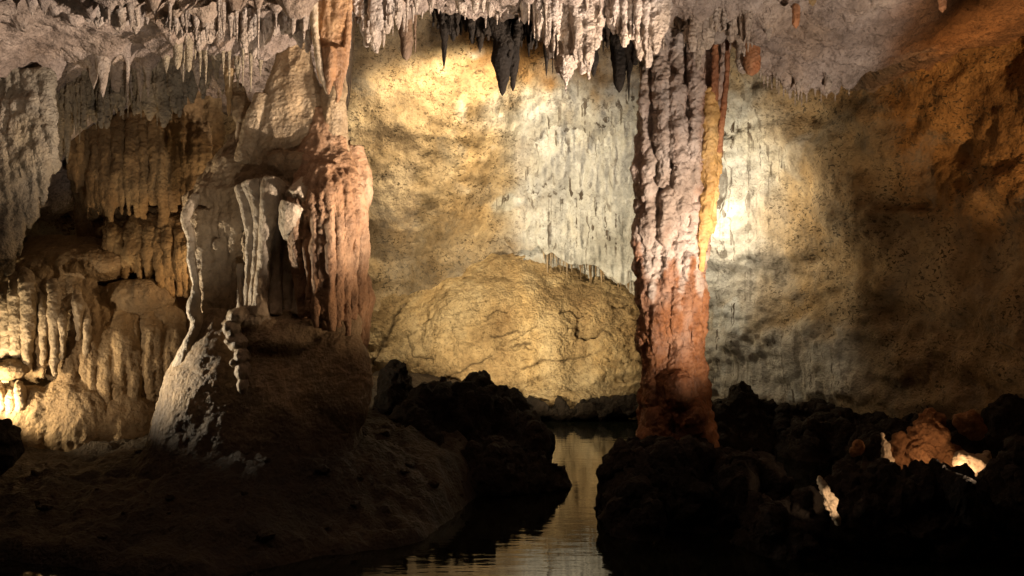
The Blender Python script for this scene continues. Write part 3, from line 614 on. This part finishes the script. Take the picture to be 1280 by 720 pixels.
# ---------------------------------------------------------------- flowstone at the left back
def strands(m, xs, top, bot, Yt, Yb, r, seed, bulge=.15):
    q = random.Random(seed)
    for x in xs:
        x += q.uniform(-2, 2); y0 = np.interp(x, *zip(*top))+q.uniform(-6, 6); y1 = np.interp(x, *zip(*bot))+q.uniform(-25, 10); rad = q.uniform(*r)
        yt = np.interp(x, *zip(*Yt)); yb = np.interp(x, *zip(*Yb))
        m.pt([(x, y0, yt), (x+q.uniform(-2, 2), y0+(y1-y0)*.3, yt+(yb-yt)*.6-bulge*q.uniform(.3, 1)), (x+q.uniform(-2, 2), y0+(y1-y0)*.7, yb-bulge*.5), (x, y1, yb)], (rad, rad*1.1, rad*.9, rad*.5), 9)
def cascade():
    b = W(110, 560, 9); root = thing('flowstone_cascade', b, 'tan flowstone cascade with hanging ribs against the left wall, glaring at its left end', 'flowstone')
    m = MB()
    m.loft([(40, 150, 296, 10.0), (20, 190, 325, 9.8), (0, 215, 370, 9.7), (-20, 232, 420, 9.65), (-30, 232, 480, 9.6), (-20, 215, 530, 9.6), (-20, 240, 575, 9.5)], .5, 36)
    for (x, y, Y, rx, rz) in [(110, 330, 9.3, 60, 26), (60, 345, 9.2, 40, 24), (170, 372, 9.2, 45, 22), (205, 398, 9.2, 25, 16), (90, 540, 8.9, 60, 70), (150, 540, 9.0, 50, 50), (40, 540, 8.8, 50, 60), (15, 462, 8.7, 22, 12), (10, 500, 8.8, 26, 14)]: m.pe(x, y, Y, rx, rz, rx*.6)
    strands(m, range(44, 226, 9), [(0, 350), (30, 330), (100, 345), (170, 385), (230, 400)], [(0, 460), (40, 470), (100, 500), (150, 520), (230, 480)], [(0, 9.1), (230, 9.2)], [(0, 8.9), (120, 8.85), (230, 9.2)], (4, 7.5), 5)
    link('body', rough_up(m.remesh(.019, 1), (.035, 1.8), (.014, 8), (.008, 24), (.020, 7, .7)), root, M['flow'], base=b)
    for (x, y0, y1, Y, r) in [(8, 355, 500, 8.75, 7), (20, 345, 470, 8.7, 8), (34, 338, 462, 8.65, 9), (54, 365, 455, 8.7, 5), (68, 352, 470, 8.6, 7), (78, 380, 450, 8.6, 5), (98, 365, 425, 8.65, 6), (108, 380, 445, 8.7, 5), (2, 480, 545, 8.6, 6), (14, 485, 552, 8.6, 7), (26, 478, 552, 8.6, 6)]:
        m = MB(); m.pt([(x-3, y0, Y+.2), (x, y0+15, Y), (x+1, (y0+y1)/2, Y), (x, y1, Y+.08)], (r*.7, r*1.1, r, r*.5)); link('rib', rough_up(m.remesh(.012, 1), (.02, 5), (.012, 14), (.005, 34)), root, M['cream'], base=b)
cascade()
def tiers():
    b = W(165, 250, 9.55); root = thing('flowstone_curtain', b, 'upper amber flowstone curtain at the back of the left alcove, under the grey stalactites', 'flowstone')
    m = MB(); m.loft([(86, 262, 100, 9.75), (92, 246, 180, 9.65), (100, 240, 240, 9.65), (110, 235, 275, 9.75)], .25)
    strands(m, range(90, 262, 7), [(90, 150), (250, 145)], [(90, 245), (130, 285), (200, 278), (262, 262)], [(90, 9.4), (250, 9.4)], [(90, 9.25), (250, 9.25)], (2.8, 5.5), 8)
    link('body', rough_up(m.remesh(.018, 1), (.04, 2), (.018, 8), (.008, 24), (.02, 8, .9)), root, M['amber'], base=b)
    b = W(185, 360, 10); root = thing('flowstone_curtain', b, 'lower amber fluted flowstone tier above the right shoulder of the tan cascade', 'flowstone')
    m = MB(); m.loft([(128, 262, 262, 9.6), (130, 262, 285, 9.55), (140, 255, 330, 9.55), (150, 262, 385, 9.55), (160, 270, 450, 9.55)], .3)
    m.pe(192, 290, 9.45, 70, 22, 22); m.loft([(80, 275, 90, 10.0), (84, 280, 200, 9.95), (100, 285, 300, 9.9), (130, 290, 480, 9.9)], .2)
    strands(m, range(134, 262, 7), [(130, 275), (262, 275)], [(130, 330), (170, 350), (200, 375), (262, 385)], [(130, 9.35), (262, 9.35)], [(130, 9.2), (262, 9.2)], (2.8, 5.2), 18)
    strands(m, range(190, 262, 10), [(130, 400), (262, 400)], [(130, 480), (262, 500)], [(130, 9.35), (262, 9.35)], [(130, 9.3), (262, 9.3)], (4, 6), 28)
    link('body', rough_up(m.remesh(.018, 1), (.04, 2), (.018, 8), (.008, 24), (.02, 8, .9)), root, M['amber'], base=b)
tiers()

# ---------------------------------------------------------------- back bulge and white curtain
def bulge():
    b = W(630, 505, 13); m = MB()
    m.ell((-.05, 14.7, .3), (2.9, 2.15, 2.6), 44, 26); m.ell((-2.1, 14.3, .2), (1.6, 1.7, 2.1), 30, 18); m.ell((1.6, 14.5, .5), (1.7, 1.9, 1.9), 30, 18); m.ell((.2, 13.5, -.1), (2.7, 1.2, .9), 30, 18)
    m.ell((-1.3, 15.0, 1.4), (1.6, 1.8, 1.7), 26, 16); m.ell((-2.75, 13.0, .6), (.45, .6, 1.5), 20, 14)
    me = m.remesh(.021, 2); co = getco(me); no = getno(me)
    d = .13*fbm(co, .9, 3)+.05*fbm(co, 3, 3)-.05*np.maximum(0, ridged(co, (1.1, 1.1, 2.6), 2)-.55)*ss(1.9, .6, co[:, 2])*2+.022*ridged(co, 6, 2)*ss(2.4, .8, co[:, 2])+.014*fbm(co, 15, 3)
    px, py = px_of(co)
    px = px+5*fbm(co, 5, 2); py = py+4*fbm(co, 5, 2, .5, 3.); crack_dark = np.zeros(len(co))  # cracks are darkened in colour as well as cut in
    def crack(pl, w, dep):
        dd = np.full(len(co), 1e9)
        for (a, c) in zip(pl[:-1], pl[1:]):
            a = np.array(a, float); c = np.array(c, float); t = np.clip(((px-a[0])*(c-a)[0]+(py-a[1])*(c-a)[1])/((c-a)@(c-a)), 0, 1)
            dd = np.minimum(dd, np.hypot(px-a[0]-t*(c-a)[0], py-a[1]-t*(c-a)[1]))
        crack_dark[:] = np.maximum(crack_dark, ss(w*.7, w*.1, dd)*.75); return -.5*dep*ss(w, w*.2, dd)
    for pl, w, dep in [([(505, 376), (488, 410), (470, 440), (464, 452)], 4, .16), ([(510, 420), (518, 436), (515, 444), (540, 450)], 2.6, .12), ([(720, 408), (724, 424), (740, 420), (758, 412)], 3.2, .14), ([(560, 470), (590, 456), (612, 446)], 2.6, .1), ([(640, 432), (662, 428)], 2.6, .1), ([(650, 460), (690, 450), (740, 444)], 2.4, .08), ([(610, 420), (655, 412)], 2.2, .06)]: d += crack(pl, w, dep)
    wv = np.abs(perlin(co*np.array((1.1, 1.1, 2.4))+.22*np.stack([fbm(co, 4, 3, .5, k*9.) for k in range(3)], 1))); gate = ss(-.05, .3, fbm(co, 1.3, 2, .5, 6.))*ss(2.3, 1.5, co[:, 2]); ln = ss(.03, .008, wv)*gate; crack_dark = np.maximum(crack_dark, ln*.3); d -= .03*ln+.03*ss(.12, 0, wv)*gate; setattr_(me, 'crack', crack_dark)
    setco(me, co+no*d[:, None]); smooth(me)
    link('rock_bulge', me, None, M['bulge'], 'rounded tan bedrock bulge with cracks rising from the far end of the pool', 'rock', base=b)
bulge()
def white_curtain():
    b = W(720, 300, 12.6); root = thing('flowstone_curtain', b, 'wide whitish flowstone curtain with dark drip streaks on the back wall', 'flowstone')
    xs = np.linspace(-.55, 2.35, 190); zs = np.linspace(1.95, 5.2, 190); X, Z = np.meshgrid(xs, zs, indexing='ij')
    p = np.stack([X, 0*X, Z], 2).reshape(-1, 3)
    bot = np.interp(X, [-.55, 0, .5, .95, 1.5, 2.35], [2.95, 2.68, 2.62, 2.45, 2.25, 1.98])+(.13*perlin(np.stack([X.ravel()*2.3+.4, 0*X.ravel(), 0*X.ravel()], 1))+.09*perlin(np.stack([X.ravel()*8, 0*X.ravel(), 0*X.ravel()], 1))).reshape(X.shape)
    Yw = wall_y(X.ravel(), Z.ravel()).reshape(X.shape)
    edge = ss(-.25, .95, X+.45*fbm(p, 1.3, 3).reshape(X.shape))*ss(5.2, 4.0, Z+.4*fbm(p, 1.1, 2, .5, 3.).reshape(X.shape))*ss(-.55, -.2, X)
    fl = (1-2.2*np.abs(perlin(p*np.array((8, 1, .5))+2))).reshape(X.shape)
    off = edge*(.08+.25*ss(3.4, 2.3, Z)+.035*fl+.015*fbm(p, (14, 1, 5), 2).reshape(X.shape))-.10*(1-edge)
    Zc = np.maximum(Z, bot); tuck = np.clip((bot-Z)/.25, 0, 1); P = np.stack([X, Yw-off*(1-tuck)+.05*tuck, np.where(Z < bot, bot+.02*tuck, Z)], 2)
    me = grid_mesh(P); me.flip_normals(); smooth(me); n = len(me.vertices)
    setattr_(me, 'white', np.clip(.95*ss(600, 690, px_of(P.reshape(-1,3))[0]+60*fbm(P.reshape(-1,3), .9, 3))*ss(60, 150, px_of(P.reshape(-1,3))[1]+45*fbm(P.reshape(-1,3), 2.5, 3, .6, 4.)), 0, 1)); setattr_(me, 'orange', ss(.2, .6, fbm(p, (2.5, 1, .7), 2, .5, 7.))*ss(3.6, 2.6, p[:, 2])*ss(.3, 1., p[:, 0]))
    link('sheet', me, root, M['wall'], base=b)
    q = random.Random(9)
    for i in range(40):
        x = .5+1.8*q.random(); zb = float(np.interp(x, [-.55, 0, .5, .95, 1.5, 2.35], [2.95, 2.68, 2.62, 2.45, 2.25, 1.98])); y = float(wall_y(np.array([x]), np.array([zb+.05]))[0])-.10-.12*float(ss(.4, 1.6, x))*q.uniform(.6, 1.1)
        L_ = abs(q.gauss(.05, .14))+.03; top = np.array((x, y+.06, zb+.30)); tip = np.array((x, y, zb-L_))
        me = stal_mesh(top, tip, q.uniform(.015, .05), 900+i, 0, flare=.1); link('drip', me, root, M['cream' if x < 1.1 else 'flow'], base=b)
white_curtain()

# ---------------------------------------------------------------- dark rocks in and along the pool
def rock_thing(name, blobs, label, cat='rock', mat='dark', vox=.025, lump=(.10, 1.8), med=(.05, 5), fine=(.03, 9), s=0., group=None, extra=None, spikes=()):
    m = MB()
    for (x, y, Y, h, r) in spikes: m.pt([(x, y+h, Y), (x+.1*r, y+h*.45, Y), (x-.15*r, y, Y)], (r*1.3, r*.8, r*.3), 8)
    for (px, py, Y, rx, rz, ry) in blobs: m.pe(px, py, Y, rx, rz, ry)
    if extra: extra(m)
    base = W(blobs[0][0], blobs[0][1]+blobs[0][4], blobs[0][2])
    me = m.remesh(vox, 1)
    if mat == 'dark' and vox > .02:
        co = getco(me); no = getno(me); up = ss(-.1, .6, no[:, 2]); r1 = ridged(co, (2.6, 2.6, .5), 3, .45, s); co[:, 2] += up*(.24*np.clip(r1-.95, -1.5, .35)+.02*ridged(co, (14, 14, 3), 2, .5, s)); setco(me, co)
    me = rough_up(me, lump, med, fine, s=s)
    return link(name, me, None, M[mat], label, cat, group, base=base)
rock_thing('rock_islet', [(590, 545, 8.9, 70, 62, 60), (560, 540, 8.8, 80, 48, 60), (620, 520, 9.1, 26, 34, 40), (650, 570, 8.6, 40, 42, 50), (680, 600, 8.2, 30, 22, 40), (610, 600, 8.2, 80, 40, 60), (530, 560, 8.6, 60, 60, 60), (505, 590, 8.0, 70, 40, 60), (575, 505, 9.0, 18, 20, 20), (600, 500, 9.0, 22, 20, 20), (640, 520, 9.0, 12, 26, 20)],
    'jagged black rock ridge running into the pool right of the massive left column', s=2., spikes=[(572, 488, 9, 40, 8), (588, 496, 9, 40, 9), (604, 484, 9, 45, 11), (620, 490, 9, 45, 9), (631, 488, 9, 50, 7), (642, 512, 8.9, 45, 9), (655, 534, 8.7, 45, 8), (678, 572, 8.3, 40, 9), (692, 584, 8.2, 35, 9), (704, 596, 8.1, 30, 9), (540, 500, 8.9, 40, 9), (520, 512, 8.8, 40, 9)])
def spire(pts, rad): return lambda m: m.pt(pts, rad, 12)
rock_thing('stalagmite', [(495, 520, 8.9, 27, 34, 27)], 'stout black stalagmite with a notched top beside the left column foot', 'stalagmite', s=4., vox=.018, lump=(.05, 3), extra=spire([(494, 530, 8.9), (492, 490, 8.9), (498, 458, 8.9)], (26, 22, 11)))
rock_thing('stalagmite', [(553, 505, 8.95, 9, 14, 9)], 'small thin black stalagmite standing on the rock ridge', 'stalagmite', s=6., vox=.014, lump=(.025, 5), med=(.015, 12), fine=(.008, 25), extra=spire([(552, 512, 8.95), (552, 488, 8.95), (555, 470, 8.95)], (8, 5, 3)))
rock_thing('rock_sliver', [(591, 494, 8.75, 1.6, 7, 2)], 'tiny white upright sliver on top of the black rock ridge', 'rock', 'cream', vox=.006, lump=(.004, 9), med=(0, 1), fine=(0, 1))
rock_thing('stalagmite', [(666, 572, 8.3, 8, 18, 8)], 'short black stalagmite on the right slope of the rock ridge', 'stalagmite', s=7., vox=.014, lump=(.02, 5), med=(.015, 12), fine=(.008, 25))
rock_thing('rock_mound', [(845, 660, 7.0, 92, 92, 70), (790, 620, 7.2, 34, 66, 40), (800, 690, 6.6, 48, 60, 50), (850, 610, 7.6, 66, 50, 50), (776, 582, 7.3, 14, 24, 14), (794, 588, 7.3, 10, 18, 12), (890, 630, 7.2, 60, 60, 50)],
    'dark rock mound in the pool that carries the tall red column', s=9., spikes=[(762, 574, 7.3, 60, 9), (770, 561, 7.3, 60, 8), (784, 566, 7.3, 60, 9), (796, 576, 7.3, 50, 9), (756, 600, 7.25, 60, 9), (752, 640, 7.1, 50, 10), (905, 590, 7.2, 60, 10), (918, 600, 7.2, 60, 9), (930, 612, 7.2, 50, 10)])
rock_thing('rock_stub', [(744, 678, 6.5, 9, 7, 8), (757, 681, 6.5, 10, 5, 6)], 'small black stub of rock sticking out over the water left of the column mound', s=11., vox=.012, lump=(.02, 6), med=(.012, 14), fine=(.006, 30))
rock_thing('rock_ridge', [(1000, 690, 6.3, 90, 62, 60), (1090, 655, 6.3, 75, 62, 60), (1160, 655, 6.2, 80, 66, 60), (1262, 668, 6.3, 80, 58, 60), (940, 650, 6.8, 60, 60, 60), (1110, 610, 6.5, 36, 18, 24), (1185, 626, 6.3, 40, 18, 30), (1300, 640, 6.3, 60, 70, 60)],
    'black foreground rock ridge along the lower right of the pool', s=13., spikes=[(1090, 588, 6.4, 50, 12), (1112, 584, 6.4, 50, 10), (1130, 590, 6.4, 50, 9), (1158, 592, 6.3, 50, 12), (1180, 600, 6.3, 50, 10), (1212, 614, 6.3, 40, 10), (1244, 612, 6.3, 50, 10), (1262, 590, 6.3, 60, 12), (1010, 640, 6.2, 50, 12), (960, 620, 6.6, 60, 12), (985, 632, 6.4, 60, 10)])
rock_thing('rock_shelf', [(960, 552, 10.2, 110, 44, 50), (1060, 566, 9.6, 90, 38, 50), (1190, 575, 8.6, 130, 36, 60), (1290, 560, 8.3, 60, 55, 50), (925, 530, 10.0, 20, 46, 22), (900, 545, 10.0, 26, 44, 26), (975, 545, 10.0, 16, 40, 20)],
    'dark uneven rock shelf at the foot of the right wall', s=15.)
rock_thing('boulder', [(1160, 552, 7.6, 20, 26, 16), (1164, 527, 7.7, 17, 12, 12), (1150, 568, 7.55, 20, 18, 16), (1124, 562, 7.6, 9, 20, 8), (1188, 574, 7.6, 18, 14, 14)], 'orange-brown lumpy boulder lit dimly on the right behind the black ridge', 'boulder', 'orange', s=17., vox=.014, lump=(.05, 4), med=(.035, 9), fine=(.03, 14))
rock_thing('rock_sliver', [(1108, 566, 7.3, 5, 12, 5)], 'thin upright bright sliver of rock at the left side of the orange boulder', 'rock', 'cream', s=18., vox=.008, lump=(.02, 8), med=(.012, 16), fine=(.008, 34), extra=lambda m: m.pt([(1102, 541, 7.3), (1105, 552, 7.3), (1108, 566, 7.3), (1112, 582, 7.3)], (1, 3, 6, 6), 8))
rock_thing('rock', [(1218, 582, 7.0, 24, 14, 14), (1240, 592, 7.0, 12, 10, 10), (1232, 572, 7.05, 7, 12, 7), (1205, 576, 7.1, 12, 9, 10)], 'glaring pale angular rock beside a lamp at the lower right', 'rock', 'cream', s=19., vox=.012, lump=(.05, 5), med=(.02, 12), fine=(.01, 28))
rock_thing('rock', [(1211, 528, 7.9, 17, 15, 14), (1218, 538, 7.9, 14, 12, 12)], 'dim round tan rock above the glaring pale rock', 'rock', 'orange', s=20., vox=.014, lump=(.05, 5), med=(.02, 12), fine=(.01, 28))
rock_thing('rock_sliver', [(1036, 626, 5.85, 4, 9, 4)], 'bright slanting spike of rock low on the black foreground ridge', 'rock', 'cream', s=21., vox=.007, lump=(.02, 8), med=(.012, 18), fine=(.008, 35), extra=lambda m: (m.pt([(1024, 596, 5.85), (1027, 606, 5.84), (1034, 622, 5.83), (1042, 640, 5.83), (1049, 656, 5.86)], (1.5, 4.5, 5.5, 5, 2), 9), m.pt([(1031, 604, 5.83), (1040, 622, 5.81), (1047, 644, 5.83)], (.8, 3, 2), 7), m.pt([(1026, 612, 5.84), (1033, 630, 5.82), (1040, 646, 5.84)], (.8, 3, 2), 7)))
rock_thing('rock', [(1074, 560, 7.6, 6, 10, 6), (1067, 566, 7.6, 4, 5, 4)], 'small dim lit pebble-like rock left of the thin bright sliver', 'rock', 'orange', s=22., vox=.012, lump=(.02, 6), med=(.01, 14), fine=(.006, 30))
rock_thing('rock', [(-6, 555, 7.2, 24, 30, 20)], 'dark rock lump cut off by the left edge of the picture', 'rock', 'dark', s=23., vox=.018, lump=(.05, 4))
rock_thing('rock_ledge', [(700, 513, 12.3, 70, 7, 30), (760, 512, 12.3, 60, 8, 30), (655, 513, 12.2, 40, 7, 26), (815, 510, 12.2, 40, 9, 26)], 'low dark wet rock ledge at the far waterline beneath the tan bulge', s=31., vox=.022, lump=(.04, 3), med=(.02, 8), fine=(.01, 20))
# thin cable on the right wall
m = MB(); m.tube([W(1250, 428, 8.4), W(1262, 434, 8.4), W(1300, 452, 8.35)], [.006]*3, 6)
me = m.mesh(); smooth(me)
mc = bpy.data.materials.new('cable_sheath'); mc.use_nodes = True; mc.node_tree.nodes['Principled BSDF'].inputs['Base Color'].default_value = (.4, .33, .26, 1)
link('cable', me, None, mc, 'thin pale cable crossing the dark right wall at the picture edge', 'cable', base=W(1262, 434, 8.4))
